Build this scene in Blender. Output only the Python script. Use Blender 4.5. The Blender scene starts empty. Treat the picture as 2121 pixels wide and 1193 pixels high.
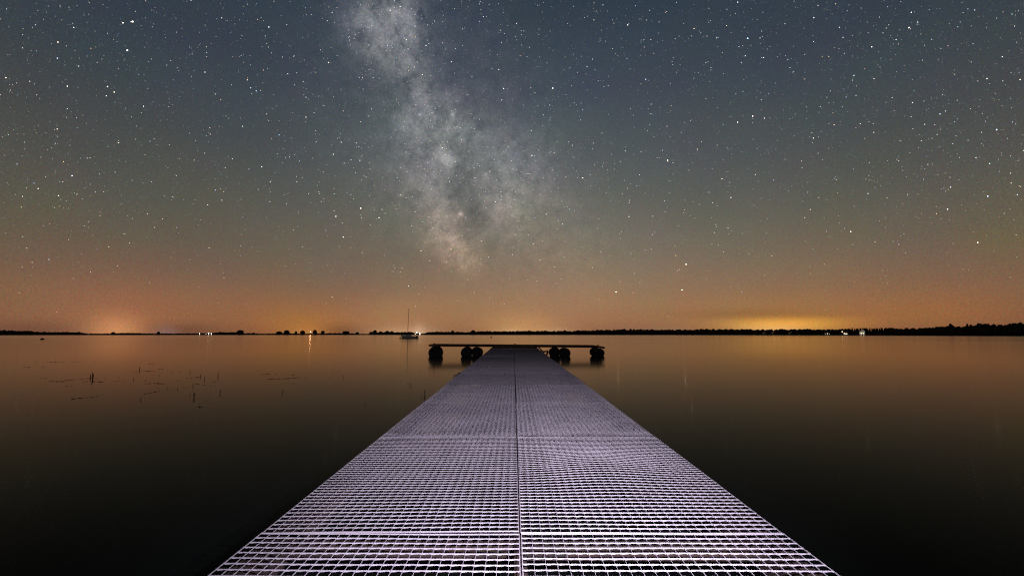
import bpy, math, random
import numpy as np
from mathutils import Vector, Matrix, Euler

random.seed(11)
rng = np.random.default_rng(11)
S = bpy.context.scene
C = S.collection
R = math.radians

# ------------------------------------------------------------------ camera
F = 920.0                       # focal length in units of the 2121 px wide frame
CAM_Z = 1.08                    # camera above the water
PITCH, YAW = 5.96, 0.218
cam_d = bpy.data.cameras.new('camera')
cam = bpy.data.objects.new('camera', cam_d); C.objects.link(cam)
cam_d.sensor_width = 36.0
cam_d.lens = 36.0*F/2121.0
cam_d.clip_start = 0.05; cam_d.clip_end = 30000
cam.location = (0, 0, CAM_Z)
cam.rotation_euler = (R(90+PITCH), 0, R(YAW))
S.camera = cam
ROT = Euler(cam.rotation_euler).to_matrix()

def ray(px, py):
    """direction seen at a point of the photograph"""
    return (ROT @ Vector(((px-1060.5)/F, (596.5-py)/F, -1.0))).normalized()
def azel(px, py):
    d = ray(px, py)
    return math.atan2(d.x, d.y), math.asin(d.z)
def ground(px, dist):
    """a point on the water at that azimuth and horizontal distance"""
    d = ray(px, 692.5); h = math.hypot(d.x, d.y)
    return Vector((d.x/h*dist, d.y/h*dist, 0))
def caz(px):
    """cosine of the azimuth: a radial distance times this is the depth along the view"""
    return 1/math.sqrt(1+((px-1064)/F)**2)
def on_water(px, py):
    d = ray(px, py); t = -CAM_Z/d.z
    return Vector((d.x*t, d.y*t, 0))

def lin(c):
    return tuple(((v/255.0+0.055)/1.055)**2.4 if v > 10.3 else v/255.0/12.92 for v in c)

# ------------------------------------------------------------------ sky
W = bpy.data.worlds.new('World'); S.world = W
W.use_nodes = True
nt = W.node_tree; nt.nodes.clear()
def N(tree, t, **kw):
    n = tree.nodes.new(t)
    for k, v in kw.items(): setattr(n, k, v)
    return n
def L(tree, a, b): tree.links.new(a, b)
def M(tree, op, a, b=None, c=None):
    n = N(tree, 'ShaderNodeMath', operation=op)
    for i, v in enumerate((a, b, c)):
        if v is None: continue
        if isinstance(v, (int, float)): n.inputs[i].default_value = v
        else: L(tree, v, n.inputs[i])
    return n.outputs[0]
def V(tree, op, a, b=None, c=None):
    n = N(tree, 'ShaderNodeVectorMath', operation=op)
    for i, v in enumerate((a, b, c)):
        if v is None: continue
        if isinstance(v, (tuple, list)): n.inputs[i].default_value = v
        else: L(tree, v, n.inputs[i])
    return n.outputs['Value'] if op in ('DOT_PRODUCT', 'LENGTH') else n.outputs['Vector']

tc = N(nt, 'ShaderNodeTexCoord')
DIR = tc.outputs['Generated']
sep = N(nt, 'ShaderNodeSeparateXYZ'); L(nt, DIR, sep.inputs[0])
AZ = M(nt, 'ARCTAN2', sep.outputs[0], sep.outputs[1])
EL = M(nt, 'ARCSINE', sep.outputs[2])
cmb = N(nt, 'ShaderNodeCombineXYZ'); L(nt, AZ, cmb.inputs[0]); L(nt, EL, cmb.inputs[1])
AE = cmb.outputs[0]

def gauss(px, py, sx, sy, rot=0):
    """soft blob on the celestial sphere; sx, sy are standard deviations in frame units"""
    a, e = azel(px, py)
    a1, e1 = azel(px+sx, py); a2, e2 = azel(px, py-sy)
    mp = N(nt, 'ShaderNodeMapping', vector_type='TEXTURE')
    mp.inputs['Location'].default_value = (a, e, 0)
    mp.inputs['Rotation'].default_value = (0, 0, R(rot))
    mp.inputs['Scale'].default_value = (abs(a1-a)+1e-5, abs(e2-e)+1e-5, 1)
    L(nt, AE, mp.inputs['Vector'])
    d = V(nt, 'DOT_PRODUCT', mp.outputs[0], mp.outputs[0])
    return M(nt, 'EXPONENT', M(nt, 'MULTIPLY', d, -0.5))

# vertical gradient (light pollution at the horizon, blue-grey overhead)
ramp = N(nt, 'ShaderNodeValToRGB'); ramp.color_ramp.interpolation = 'LINEAR'
stops = [(692, (118, 80, 61)), (665, (129, 89, 65)), (630, (126, 92, 69)), (590, (114, 91, 73)), (540, (100, 88, 74)),
         (480, (87, 83, 74)), (420, (76, 77, 73)), (350, (66, 70, 72)), (270, (57, 65, 71)), (190, (51, 59, 69)),
         (100, (47, 57, 68)), (0, (43, 54, 66)), (-400, (36, 45, 56))]
els = [azel(1060, y)[1] for y, _ in stops]
e0, e1 = els[0], els[-1]
while len(ramp.color_ramp.elements) < len(stops): ramp.color_ramp.elements.new(0.5)
for el_, (e, (y, c)) in zip(ramp.color_ramp.elements, zip(els, stops)):
    el_.position = (e-e0)/(e1-e0)
for i, (e, (y, c)) in enumerate(zip(els, stops)):
    ramp.color_ramp.elements[i].position = (e-e0)/(e1-e0)
    ramp.color_ramp.elements[i].color = (*lin(c), 1)
L(nt, M(nt, 'DIVIDE', M(nt, 'SUBTRACT', EL, e0), e1-e0), ramp.inputs[0])
acc = ramp.outputs[0]

# towns beyond the horizon and the broad brightness of the sky: (x, y, sx, sy, rgb)
GLOW = [
 (1130, 420, 420, 150, (.040, .044, .042)), (1250, 570, 380, 75, (.045, .034, .020)), (1060, 150, 480, 170, (.007, .010, .017)),
 (240, 690, 40, 24, (.33, .15, .045)), (240, 655, 130, 45, (.040, .014, .004)), (345, 692, 18, 12, (.03, .04, .055)),
 (630, 676, 75, 26, (.11, .032, -.012)), (640, 692, 34, 13, (.14, .06, .012)), (560, 640, 150, 40, (.03, .007, -.003)), (230, 640, 180, 60, (.030, .011, .004)), (1060, 655, 260, 45, (.034, .015, .003)),
 (825, 668, 70, 34, (.085, .048, .014)), (840, 692, 45, 11, (.20, .14, .08)), (868, 690, 9, 12, (.14, .12, .10)),
 (1085, 684, 60, 22, (.20, .105, .028)), (1060, 692, 22, 8, (.16, .12, .07)), (1150, 692, 30, 8, (.14, .10, .06)), (1090, 640, 170, 45, (.055, .028, .008)),
 (1400, 694, 40, 9, (.07, .05, .03)), (1610, 671, 80, 9.5, (.42, .20, .014)), (1600, 688, 60, 9, (.30, .20, .09)), (1600, 660, 190, 30, (.085, .036, -.006)),
 (1560, 610, 260, 50, (.03, .012, .0)), (1960, 650, 140, 32, (.055, .010, -.008)), (1700, 675, 60, 14, (.08, .03, -.01)),
 (380, 682, 45, 9, (-.06, -.03, -.015)), (700, 685, 32, 11, (-.10, -.045, -.015)), (60, 680, 70, 12, (-.04, -.02, -.008)), (1530, 649, 100, 7, (-.04, -.025, -.012)), (1640, 655, 90, 5, (-.05, -.025, -.008)),
 (100, 415, 50, 25, (-.003, .004, -.003)), (2080, 500, 60, 30, (-.002, .006, -.006)),
]
for x, y, sx, sy, c in GLOW:
    acc = V(nt, 'MULTIPLY_ADD', gauss(x, y, sx, sy), c, acc)

# Milky Way: clouds and dark lanes
MW = [
 (800, 0, 52, 60, 0, .055), (800, 70, 50, 45, 0, .055), (842, 45, 17, 45, 0, .055), (822, 122, 34, 26, 0, .055), (765, 40, 38, 60, 0, .022),
 (850, 140, 22, 16, 20, .03), (870, 200, 26, 30, -20, .065), (936, 203, 12, 12, 0, .035), (880, 245, 40, 26, 0, .05), (858, 280, 34, 26, 0, .035),
 (955, 268, 26, 22, 20, .045), (926, 326, 9, 17, 38, .11), (975, 290, 30, 22, 0, .02), (880, 345, 55, 40, 0, .035), (1045, 318, 55, 36, 0, .030),
 (1095, 378, 45, 38, 0, .026), (1030, 370, 50, 50, 0, .010), (900, 398, 34, 36, -20, .035), (910, 465, 30, 32, -25, .060), (944, 505, 24, 26, -35, .075),
 (964, 540, 20, 16, -30, .05), (1034, 425, 26, 30, 0, .040), (1068, 448, 20, 30, 10, .022), (960, 370, 140, 150, 0, .024), (1120, 460, 120, 75, -30, .022), (860, 150, 130, 170, -10, .014),
 (954, 443, 4, 3, 0, .12), (830, 405, 4, 3, 0, .05), (938, 238, 4, 5, 0, .08), (1005, 362, 4, 4, 0, .05), (900, 322, 14, 10, 0, .03),
]
LANES = [(820, 4, 12, 8, 0, .055), (870, 70, 6, 50, 0, .025), (835, 176, 22, 13, 15, .028), (868, 165, 14, 10, -30, .015), (957, 345, 12, 20, 20, .03), (952, 396, 16, 26, 0, .032),
 (965, 478, 14, 28, -20, .035), (905, 255, 14, 9, 20, .022), (843, 212, 14, 14, 0, .015), (905, 300, 16, 8, 30, .02), (985, 320, 10, 20, 0, .015), (990, 430, 14, 30, 0, .02)]
mw = None
for x, y, sx, sy, rt, a in MW:
    g = M(nt, 'MULTIPLY', gauss(x, y, sx, sy, rt), a)
    mw = g if mw is None else M(nt, 'ADD', mw, g)
ns = N(nt, 'ShaderNodeTexNoise', noise_dimensions='3D')
ns.inputs['Scale'].default_value = 34; ns.inputs['Detail'].default_value = 7; ns.inputs['Roughness'].default_value = .74
L(nt, DIR, ns.inputs['Vector'])
mr = N(nt, 'ShaderNodeMapRange'); mr.inputs[1].default_value = .33; mr.inputs[2].default_value = .68; mr.inputs[3].default_value = .42; mr.inputs[4].default_value = 2.35
L(nt, ns.outputs[0], mr.inputs[0])
mw = M(nt, 'MULTIPLY', mw, mr.outputs[0])
for x, y, sx, sy, rt, a in LANES:
    mw = M(nt, 'SUBTRACT', mw, M(nt, 'MULTIPLY', gauss(x, y, sx, sy, rt), a*1.4))
mw = M(nt, 'MAXIMUM', mw, -.025)
fine = N(nt, 'ShaderNodeTexNoise'); fine.inputs['Scale'].default_value = 210; fine.inputs['Detail'].default_value = 3; fine.inputs['Roughness'].default_value = .8
L(nt, DIR, fine.inputs['Vector'])
fm = N(nt, 'ShaderNodeMapRange'); fm.inputs[1].default_value = .36; fm.inputs[2].default_value = .70; fm.inputs[3].default_value = .80; fm.inputs[4].default_value = 1.25
L(nt, fine.outputs[0], fm.inputs[0])
mw = M(nt, 'MULTIPLY', mw, fm.outputs[0])
# warm towards the horizon
wm = N(nt, 'ShaderNodeMapRange'); wm.inputs[1].default_value = azel(930, 560)[1]; wm.inputs[2].default_value = azel(930, 330)[1]
L(nt, EL, wm.inputs[0])
mcol = N(nt, 'ShaderNodeMix', data_type='RGBA'); mcol.inputs[6].default_value = (1.42, .98, .62, 1); mcol.inputs[7].default_value = (1.0, .97, .98, 1)
L(nt, wm.outputs[0], mcol.inputs[0])
acc = V(nt, 'MULTIPLY_ADD', mw, mcol.outputs[2], acc)

# patchy airglow and the fine grain of unresolved stars
ag = N(nt, 'ShaderNodeTexNoise'); ag.inputs['Scale'].default_value = 9; ag.inputs['Detail'].default_value = 3
L(nt, DIR, ag.inputs['Vector'])
agc = V(nt, 'MULTIPLY_ADD', ag.outputs['Color'], (.20, .17, .20), (.90, .915, .90))
acc = V(nt, 'MULTIPLY', acc, agc)
gr = N(nt, 'ShaderNodeTexNoise'); gr.inputs['Scale'].default_value = 420; gr.inputs['Detail'].default_value = 1.0; gr.inputs['Roughness'].default_value = .7
L(nt, DIR, gr.inputs['Vector'])
grc = V(nt, 'MULTIPLY_ADD', gr.outputs['Color'], (.74, .70, .80), (.63, .65, .60))
acc = V(nt, 'MULTIPLY', acc, grc)
acc = V(nt, 'MAXIMUM', acc, (0.004, 0.005, 0.006))
bg = N(nt, 'ShaderNodeBackground'); bg.inputs['Strength'].default_value = 1.0
L(nt, acc, bg.inputs['Color'])
wo = N(nt, 'ShaderNodeOutputWorld'); L(nt, bg.outputs[0], wo.inputs[0])
W.cycles.sampling_method = 'MANUAL'; W.cycles.sample_map_resolution = 1024

# ------------------------------------------------------------------ the photographer's torch, held just right of the camera
tl = bpy.data.lights.new('torch_light', 'SPOT')
tl.energy = 2900; tl.color = (.90, .785, 1.0); tl.spot_size = R(81); tl.spot_blend = 1.0; tl.shadow_soft_size = .02
to = bpy.data.objects.new('torch_light', tl); C.objects.link(to)
to.location = (.42, .05, CAM_Z+.10)
aim = Vector((.14, 1.5, .42)) - Vector(to.location)
to.rotation_euler = aim.to_track_quat('-Z', 'Y').to_euler()

S.view_settings.view_transform = 'Standard'; S.view_settings.look = 'None'
S.view_settings.exposure = 0; S.view_settings.gamma = 1; S.view_settings.use_curve_mapping = False
S.render.engine = 'CYCLES'
S.cycles.use_denoising = False
S.cycles.use_adaptive_sampling = False
S.cycles.sample_clamp_indirect = .5
S.cycles.max_bounces = 6
S.cycles.caustics_reflective = True
S.cycles.pixel_filter_type = 'BLACKMAN_HARRIS'; S.cycles.filter_width = 1.2

# ------------------------------------------------------------------ materials
def mat(name, col, rough=.7, metal=0, noise=None, col2=None, spec=.5, lo=.4, hi=.65, bump=0):
    m = bpy.data.materials.new(name); m.use_nodes = True
    t = m.node_tree; b = t.nodes['Principled BSDF']
    b.inputs['Base Color'].default_value = (*col, 1); b.inputs['Roughness'].default_value = rough
    b.inputs['Metallic'].default_value = metal; b.inputs['Specular IOR Level'].default_value = spec
    if noise:
        c = N(t, 'ShaderNodeTexCoord'); n = N(t, 'ShaderNodeTexNoise')
        n.inputs['Scale'].default_value = noise; n.inputs['Detail'].default_value = 5
        L(t, c.outputs['Object'], n.inputs['Vector'])
        r = N(t, 'ShaderNodeMapRange'); r.inputs[1].default_value = lo; r.inputs[2].default_value = hi
        L(t, n.outputs[0], r.inputs[0])
        x = N(t, 'ShaderNodeMix', data_type='RGBA')
        x.inputs[6].default_value = (*col, 1); x.inputs[7].default_value = (*(col2 or tuple(v*.5 for v in col)), 1)
        L(t, r.outputs[0], x.inputs[0]); L(t, x.outputs[2], b.inputs['Base Color'])
        if bump:
            bp = N(t, 'ShaderNodeBump'); bp.inputs['Strength'].default_value = bump; bp.inputs['Distance'].default_value = .01
            L(t, n.outputs[0], bp.inputs['Height']); L(t, bp.outputs[0], b.inputs['Normal'])
    return m
def emit(name, col, strength, sampling='AUTO'):
    m = bpy.data.materials.new(name); m.use_nodes = True
    t = m.node_tree; t.nodes.clear()
    e = N(t, 'ShaderNodeEmission'); e.inputs[0].default_value = (*col, 1); e.inputs[1].default_value = strength
    o = N(t, 'ShaderNodeOutputMaterial'); L(t, e.outputs[0], o.inputs[0])
    try: m.cycles.emission_sampling = sampling
    except Exception: pass
    return m

# galvanised grating: zinc bloom, with rust creeping in from the short ends of each panel
def grating_mat():
    m = mat('galvanised_steel', (.15, .14, .15), .8, 0, spec=.02)
    t = m.node_tree; b = t.nodes['Principled BSDF']
    c = N(t, 'ShaderNodeTexCoord')
    n = N(t, 'ShaderNodeTexNoise'); n.inputs['Scale'].default_value = 5; n.inputs['Detail'].default_value = 6
    oi = N(t, 'ShaderNodeObjectInfo')
    off = V(t, 'ADD', c.outputs['Object'], None)
    L(t, oi.outputs['Random'], off.node.inputs[1])
    sc = V(t, 'SCALE', oi.outputs['Location'], None); sc.node.inputs['Scale'].default_value = 3.7
    p = V(t, 'ADD', c.outputs['Object'], sc)
    L(t, p, n.inputs['Vector'])
    z = N(t, 'ShaderNodeMix', data_type='RGBA'); z.inputs[6].default_value = (.048, .046, .049, 1); z.inputs[7].default_value = (.082, .079, .085, 1)
    L(t, n.outputs[0], z.inputs[0])
    sp = N(t, 'ShaderNodeSeparateXYZ'); L(t, c.outputs['Object'], sp.inputs[0])
    edge = M(t, 'ABSOLUTE', sp.outputs[1])                       # panel centre is y = 0
    n2 = N(t, 'ShaderNodeTexNoise'); n2.inputs['Scale'].default_value = 9; n2.inputs['Detail'].default_value = 4
    L(t, p, n2.inputs['Vector'])
    k = M(t, 'MULTIPLY_ADD', n2.outputs[0], .17, edge)
    r = N(t, 'ShaderNodeMapRange'); r.inputs[1].default_value = .795; r.inputs[2].default_value = .83
    L(t, k, r.inputs[0])
    tone = M(t, 'MULTIPLY', oi.outputs['Alpha'], 1.0)
    zt = V(t, 'SCALE', z.outputs[2], None); L(t, tone, zt.node.inputs['Scale'])
    x = N(t, 'ShaderNodeMix', data_type='RGBA'); x.inputs[7].default_value = (.022, .014, .010, 1)
    L(t, r.outputs[0], x.inputs[0]); L(t, zt, x.inputs[6]); L(t, x.outputs[2], b.inputs['Base Color'])
    return m
MT = dict(
    grating=grating_mat(),
    rust=mat('rusted_steel', (.007, .005, .004), .9, 0, 6, (.004, .0035, .003), .02),
    plank=mat('weathered_planks', (.050, .030, .020), .95, 0, 9, (.022, .014, .010), .04, bump=.3),
    black=mat('black_plastic', (.010, .010, .011), .8, 0, 7, (.012, .011, .010), .05),
    iron=mat('dark_iron', (.014, .011, .010), .8, 0, 20, (.022, .013, .009), .05),
    rope=mat('old_rope', (.10, .085, .065), .95, 0, 40, (.05, .04, .03)),
    leaf=mat('foliage', (.040, .034, .018), .9, 0, .6, (.022, .019, .010), .1),
    needle=mat('conifer_foliage', (.030, .030, .018), .9, 0, .6, (.018, .018, .010), .1),
    bark=mat('bark', (.045, .032, .024), .95, 0, 3, (.02, .015, .012), .1),
    reed=mat('reed_leaf', (.022, .020, .010), .9, 0, 12, (.013, .010, .006), .1),
    weed=mat('water_weed', (.024, .017, .010), .9, 0, 5, (.016, .011, .007), .1),
    land=mat('shore_grass', (.014, .012, .007), .95, 0, .05, (.022, .018, .011), .0),
    hull=mat('white_gelcoat', (.42, .40, .38), .35, 0, 1.2, (.45, .43, .41)),
    stripe=mat('dark_paint', (.02, .012, .012), .5, 0, 2, (.03, .02, .018)),
    alloy=mat('mast_alloy', (.10, .085, .075), .5, .3, 3, (.07, .06, .05)),
    canvas=mat('sail_cover', (.05, .05, .06), .9, 0, 4, (.03, .03, .04)),
    glass=mat('dark_glass', (.01, .01, .012), .15, 0, 2, (.014, .014, .016)),
    wall=mat('house_wall', (.68, .66, .60), .85, 0, .8, (.60, .57, .52)),
    darkwall=mat('dark_clapboard', (.14, .11, .09), .85, 0, .9, (.10, .08, .065)),
    roof=mat('roof_shingle', (.05, .045, .042), .9, 0, 2, (.03, .028, .026)),
    pole=mat('lamp_pole', (.06, .055, .05), .6, .3, 3, (.04, .035, .03)),
)
def water_mat():
    """dark lake smoothed by the long exposure: a mirror at grazing angles that gives way quickly to black depth"""
    m = bpy.data.materials.new('lake_water'); m.use_nodes = True
    t = m.node_tree; t.nodes.clear()
    c = N(t, 'ShaderNodeTexCoord')
    n = N(t, 'ShaderNodeTexNoise'); n.inputs['Scale'].default_value = .012; n.inputs['Detail'].default_value = 3
    mp = N(t, 'ShaderNodeMapping'); mp.inputs['Scale'].default_value = (.6, 1.6, 1); L(t, c.outputs['Object'], mp.inputs[0]); L(t, mp.outputs[0], n.inputs['Vector'])
    r = N(t, 'ShaderNodeMapRange'); r.inputs[1].default_value = .35; r.inputs[2].default_value = .7; r.inputs[3].default_value = .09; r.inputs[4].default_value = .135
    L(t, n.outputs[0], r.inputs[0])
    lw = N(t, 'ShaderNodeLayerWeight'); lw.inputs['Blend'].default_value = .5
    cosv = M(t, 'SUBTRACT', 1.0, lw.outputs['Facing'])
    fr = M(t, 'MULTIPLY', M(t, 'EXPONENT', M(t, 'MULTIPLY', cosv, -10.6)), .99)
    g = N(t, 'ShaderNodeBsdfGlossy', distribution='MULTI_GGX'); g.inputs['Color'].default_value = (1, .94, .83, 1)
    L(t, r.outputs[0], g.inputs['Roughness'])
    d = N(t, 'ShaderNodeBsdfDiffuse'); d.inputs['Color'].default_value = (.0012, .0015, .0014, 1)
    x = N(t, 'ShaderNodeMixShader'); L(t, fr, x.inputs[0]); L(t, d.outputs[0], x.inputs[1]); L(t, g.outputs[0], x.inputs[2])
    o = N(t, 'ShaderNodeOutputMaterial'); L(t, x.outputs[0], o.inputs[0])
    return m
MT['water'] = water_mat()

# ------------------------------------------------------------------ mesh helpers
def tag(o, label=None, cat=None, group=None, kind=None):
    for k, v in (('label', label), ('category', cat), ('group', group), ('kind', kind)):
        if v: o[k] = v
    return o
def thing(name, label, cat, loc=(0, 0, 0), rz=0, group=None):
    o = bpy.data.objects.new(name, None); C.objects.link(o)
    o.location = loc; o.rotation_euler = (0, 0, rz); o.empty_display_size = .2
    return tag(o, label, cat, group)
class MB:
    """collects shapes into one mesh"""
    def __init__(s): s.v = []; s.f = []; s.n = 0
    def add(s, v, f):
        s.v.append(np.asarray(v, float).reshape(-1, 3)); s.f.extend([tuple(int(i)+s.n for i in q) for q in f]); s.n += len(s.v[-1])
    def box(s, x0, x1, y0, y1, z0, z1):
        v = [(x, y, z) for z in (z0, z1) for x, y in ((x0, y0), (x1, y0), (x1, y1), (x0, y1))]
        s.add(v, [(3, 2, 1, 0), (4, 5, 6, 7), (0, 1, 5, 4), (1, 2, 6, 5), (2, 3, 7, 6), (3, 0, 4, 7)])
    def strip(s, axis, a0, a1, c0, c1, z0, z1, n):
        """a bar cut into n segments along x (axis 0) or y (axis 1) so that it can sag"""
        v = []
        for i in range(n+1):
            a = a0+(a1-a0)*i/n
            for c, z in ((c0, z0), (c1, z0), (c1, z1), (c0, z1)):
                v.append((a, c, z) if axis == 0 else (c, a, z))
        f = [(3, 2, 1, 0), tuple(4*n+k for k in range(4))]
        for i in range(n):
            for k in range(4):
                f.append((4*i+k, 4*i+(k+1) % 4, 4*i+4+(k+1) % 4, 4*i+4+k))
        if axis == 1: f = [q[::-1] for q in f]
        s.add(v, [q[::-1] for q in f])
    def tube(s, pts, rad, k=8):
        pts = [Vector(p) for p in pts]; n = len(pts)
        if isinstance(rad, (int, float)): rad = [rad]*n
        v = []; up = Vector((0, 0, 1))
        for i, p in enumerate(pts):
            t = (pts[min(i+1, n-1)]-pts[max(i-1, 0)]).normalized()
            u = t.cross(up) if abs(t.z) < .95 else t.cross(Vector((1, 0, 0)))
            u.normalize(); w = t.cross(u)
            for j in range(k):
                a = 2*math.pi*j/k
                v.append(p+(u*math.cos(a)+w*math.sin(a))*rad[i])
        f = [tuple(range(k))[::-1], tuple(k*(n-1)+j for j in range(k))]
        for i in range(n-1):
            for j in range(k):
                f.append((i*k+j, i*k+(j+1) % k, (i+1)*k+(j+1) % k, (i+1)*k+j))
        s.add(v, f)
    def lathe(s, prof, k=20, axis='z', cen=(0, 0, 0)):
        v = []
        for r_, h in prof:
            for j in range(k):
                a = 2*math.pi*j/k
                p = (r_*math.cos(a), r_*math.sin(a), h)
                if axis == 'y': p = (p[0], h, p[1])
                v.append((p[0]+cen[0], p[1]+cen[1], p[2]+cen[2]))
        n = len(prof)
        f = [tuple(range(k))[::-1], tuple(k*(n-1)+j for j in range(k))]
        for i in range(n-1):
            for j in range(k):
                f.append((i*k+j, i*k+(j+1) % k, (i+1)*k+(j+1) % k, (i+1)*k+j))
        if axis == 'y': f = [q[::-1] for q in f]
        s.add(v, f)
    def arr(s): return np.concatenate(s.v) if s.v else np.zeros((0, 3))
    def build(s, name, m, parent=None, loc=None, deform=None, smooth=False, rot=None):
        me = bpy.data.meshes.new(name)
        v = s.arr()
        if deform is not None: v = deform(v)
        me.from_pydata(v.tolist(), [], s.f); me.update()
        if smooth: me.polygons.foreach_set('use_smooth', [True]*len(me.polygons))
        me.materials.append(MT[m] if isinstance(m, str) else m)
        o = bpy.data.objects.new(name, me); C.objects.link(o)
        if parent: o.parent = parent
        if loc is not None: o.location = loc
        if rot is not None: o.rotation_euler = rot
        return o
def ico(sub):
    import bmesh
    b = bmesh.new(); bmesh.ops.create_icosphere(b, subdivisions=sub, radius=1)
    v = np.array([x.co[:] for x in b.verts]); f = [tuple(x.index for x in q.verts) for q in b.faces]
    b.free(); return v, f
ICO1, ICO2, ICO3 = ico(1), ico(2), ico(3)

# ------------------------------------------------------------------ the lake and its far shore
def shore_dist(px):
    """metres from the camera to the far waterline"""
    xs = [-900, 0, 500, 900, 1300, 1600, 1800, 1950, 2121, 3000]
    ds = [1000, 950, 950, 950, 880, 760, 640, 560, 470, 420]
    return float(np.interp(px, xs, ds))
b = MB()
k = 96
b.add([(0, 0, 0)]+[(7000*math.sin(2*math.pi*i/k), 7000*math.cos(2*math.pi*i/k), 0) for i in range(k)], [(0, (i+1) % k+1, i+1) for i in range(k)])
tag(b.build('water', 'water'), kind='structure')
b = MB()
cols = list(range(-900, 3001, 30)); rows = [(0, -.4), (6, .25), (25, .75), (90, 1.2), (400, 1.6), (2500, 3.0)]
v = []
for px in cols:
    for dd, z in rows:
        p = ground(px, shore_dist(px)+dd+ (2.5*math.sin(px*.05)+2*math.sin(px*.13) if dd < 30 else 0))
        v.append((p.x, p.y, z))
nr = len(rows)
b.add(v, [(i*nr+j, (i+1)*nr+j, (i+1)*nr+j+1, i*nr+j+1) for i in range(len(cols)-1) for j in range(nr-1)])
tag(b.build('terrain', 'land'), kind='structure')

# ------------------------------------------------------------------ the dock
DECK0, SLOPE = CAM_Z-.694, .0092          # deck height under the camera, rise per metre
def deck_z(d): return DECK0+SLOPE*d
SEAM, LEFT, RIGHT = .022, -.871, .928
ROW0, PLEN, NROW = .222, 1.39, 12
ORD = ['first', 'second', 'third', 'fourth', 'fifth', 'sixth', 'seventh', 'eighth', 'ninth', 'tenth', 'eleventh', 'twelfth']
LIP = [(0, 0), (.001, -.001), (.002, .001), (-.004, .002), (.010, .007), (.003, .003), (.009, .002), (-.003, -.002), (.011, .005), (-.002, .006), (.007, 0), (.002, .003)]   # how far each near edge stands up
TONE = [(.95, 1.08), (.90, 1.14), (.84, 1.08), (.92, 1.0), (.74, .82), (.98, 1.04), (.88, .98), (.72, .84), (.90, .84), (.72, .82), (.80, .72), (.62, .68)]
def grating(width, length, nx, ny, bow):
    mb = MB(); w, l = width/2, length/2
    for i in range(nx+1):                   # bars running along the dock
        x = -w+width*i/nx; t = .0006 if 0 < i < nx else .0013
        mb.strip(1, -l, l, x-t, x+t, -.0030, -.0011, 14)
    for j in range(ny+1):                   # bars running across
        y = -l+length*j/ny; t = .0012 if 0 < j < ny else .0011
        mb.strip(0, -w-.0006, w+.0006, y-t, y+t, -.0035 if 0 < j < ny else -.0042, 0, 4*nx)
    ax, ay, a1, a2, a3 = bow
    def deform(v):
        u, s = v[:, 0]/w, v[:, 1]/l
        z = a1*np.exp(-((u-ax)**2/.35+(s-ay)**2/.22)) + a2*np.sin(2.1*u+1.7*s) + a3*u*s
        v = v.copy()
        cell = np.mod((v[:, 0]+w+.0004)/width*nx, 1.0)          # the cross bars are pressed: deeper at one side of each cell
        low = (v[:, 2] < -.0033) & (v[:, 2] > -.0037)
        v[:, 2] -= np.where(low, .0012*np.cos(math.pi*np.minimum(cell*1.15, 1.0)), 0)
        v[:, 2] += z
        v[:, 1] += .0012*np.sin(5*u+9*s)
        return v
    return mb, deform
for r in range(NROW):
    y0 = ROW0+PLEN*r
    for side in (0, 1):
        x0, x1 = ((LEFT, SEAM-.004), (SEAM+.004, RIGHT))[side]
        a1 = rng.normal(0, .0022); ax, ay = rng.uniform(-.4, .4, 2)
        if (r, side) == (1, 1): a1, ax, ay = .019, -.1, .05      # the buckled panel
        if (r, side) == (2, 1): a1, ax, ay = -.006, .1, 0
        if (r, side) == (2, 0): a1, ax, ay = -.006, .0, .1
        mb, df = grating(x1-x0, PLEN-.010, 26, 41, (ax, ay, a1, rng.normal(0, .0012), rng.normal(0, .0012)))
        lab = f"galvanised steel grating panel, {ORD[r]} from the near end in the {('left', 'right')[side]} column of the dock"
        if (r, side) == (1, 1): lab = 'buckled galvanised grating panel bulging upward, second from the near end in the right column'
        zf = LIP[r][side]
        o = mb.build('grating_panel', 'grating', deform=df, loc=((x0+x1)/2+rng.normal(0, .0015), y0+PLEN/2, deck_z(y0+PLEN/2)+zf*.45+rng.uniform(-.001, .001)),
                     rot=(math.atan(SLOPE)-zf*.65/PLEN+rng.normal(0, .0008), rng.normal(0, .002), rng.normal(0, .0012)))
        o.color = (1, 1, 1, TONE[r][side])                     # zinc varies by panel; far rows darkened to paint in the torch's falloff
        tag(o, lab, 'grating', 'grating panels laid along the dock')

END = ROW0+PLEN*NROW
root = thing('dock_frame', 'rusty steel frame carrying the two columns of grating panels', 'dock frame', (SEAM, 0, 0))
def zrow(mb, name, m):
    o = mb.build(name, m, root, deform=lambda v: v+np.stack([0*v[:, 0]-SEAM, 0*v[:, 0], deck_z(v[:, 1])], 1)); return o
for x0, x1 in ((LEFT+.004, LEFT+.050), (RIGHT-.050, RIGHT-.004)):
    mb = MB(); mb.strip(1, -.6, END, x0, x1, -.150, -.034, 20); zrow(mb, 'side_rail', 'rust')
mb = MB(); mb.strip(1, -.6, END, SEAM-.02, SEAM+.02, -.14, -.040, 20); zrow(mb, 'centre_beam', 'rust')
for r in range(NROW+1):
    y = ROW0+PLEN*r
    for x0, x1 in ((LEFT+.052, SEAM-.022), (SEAM+.022, RIGHT-.052)):
        mb = MB(); mb.box(x0, x1, y-.012, y+.025, -.044, -.036); mb.box(x0, x1, y+.017, y+.025, -.10, -.0445)
        zrow(mb, 'cross_beam', 'rust')
for r in range(4, NROW+1):
    y = ROW0+PLEN*r
    for x in (SEAM-.16, RIGHT-.14):
        x += rng.uniform(-.06, .06); mb = MB()
        mb.box(x-.008, x+.008, y-.022, y+.022, .001, .003); mb.tube([(x, y, -.035), (x, y, .006)], .003, 6); mb.lathe([(.006, .0032), (.006, .006), (.005, .007)], 6, cen=(x, y, 0))
        zrow(mb, 'grating_clip', 'rust')
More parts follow.
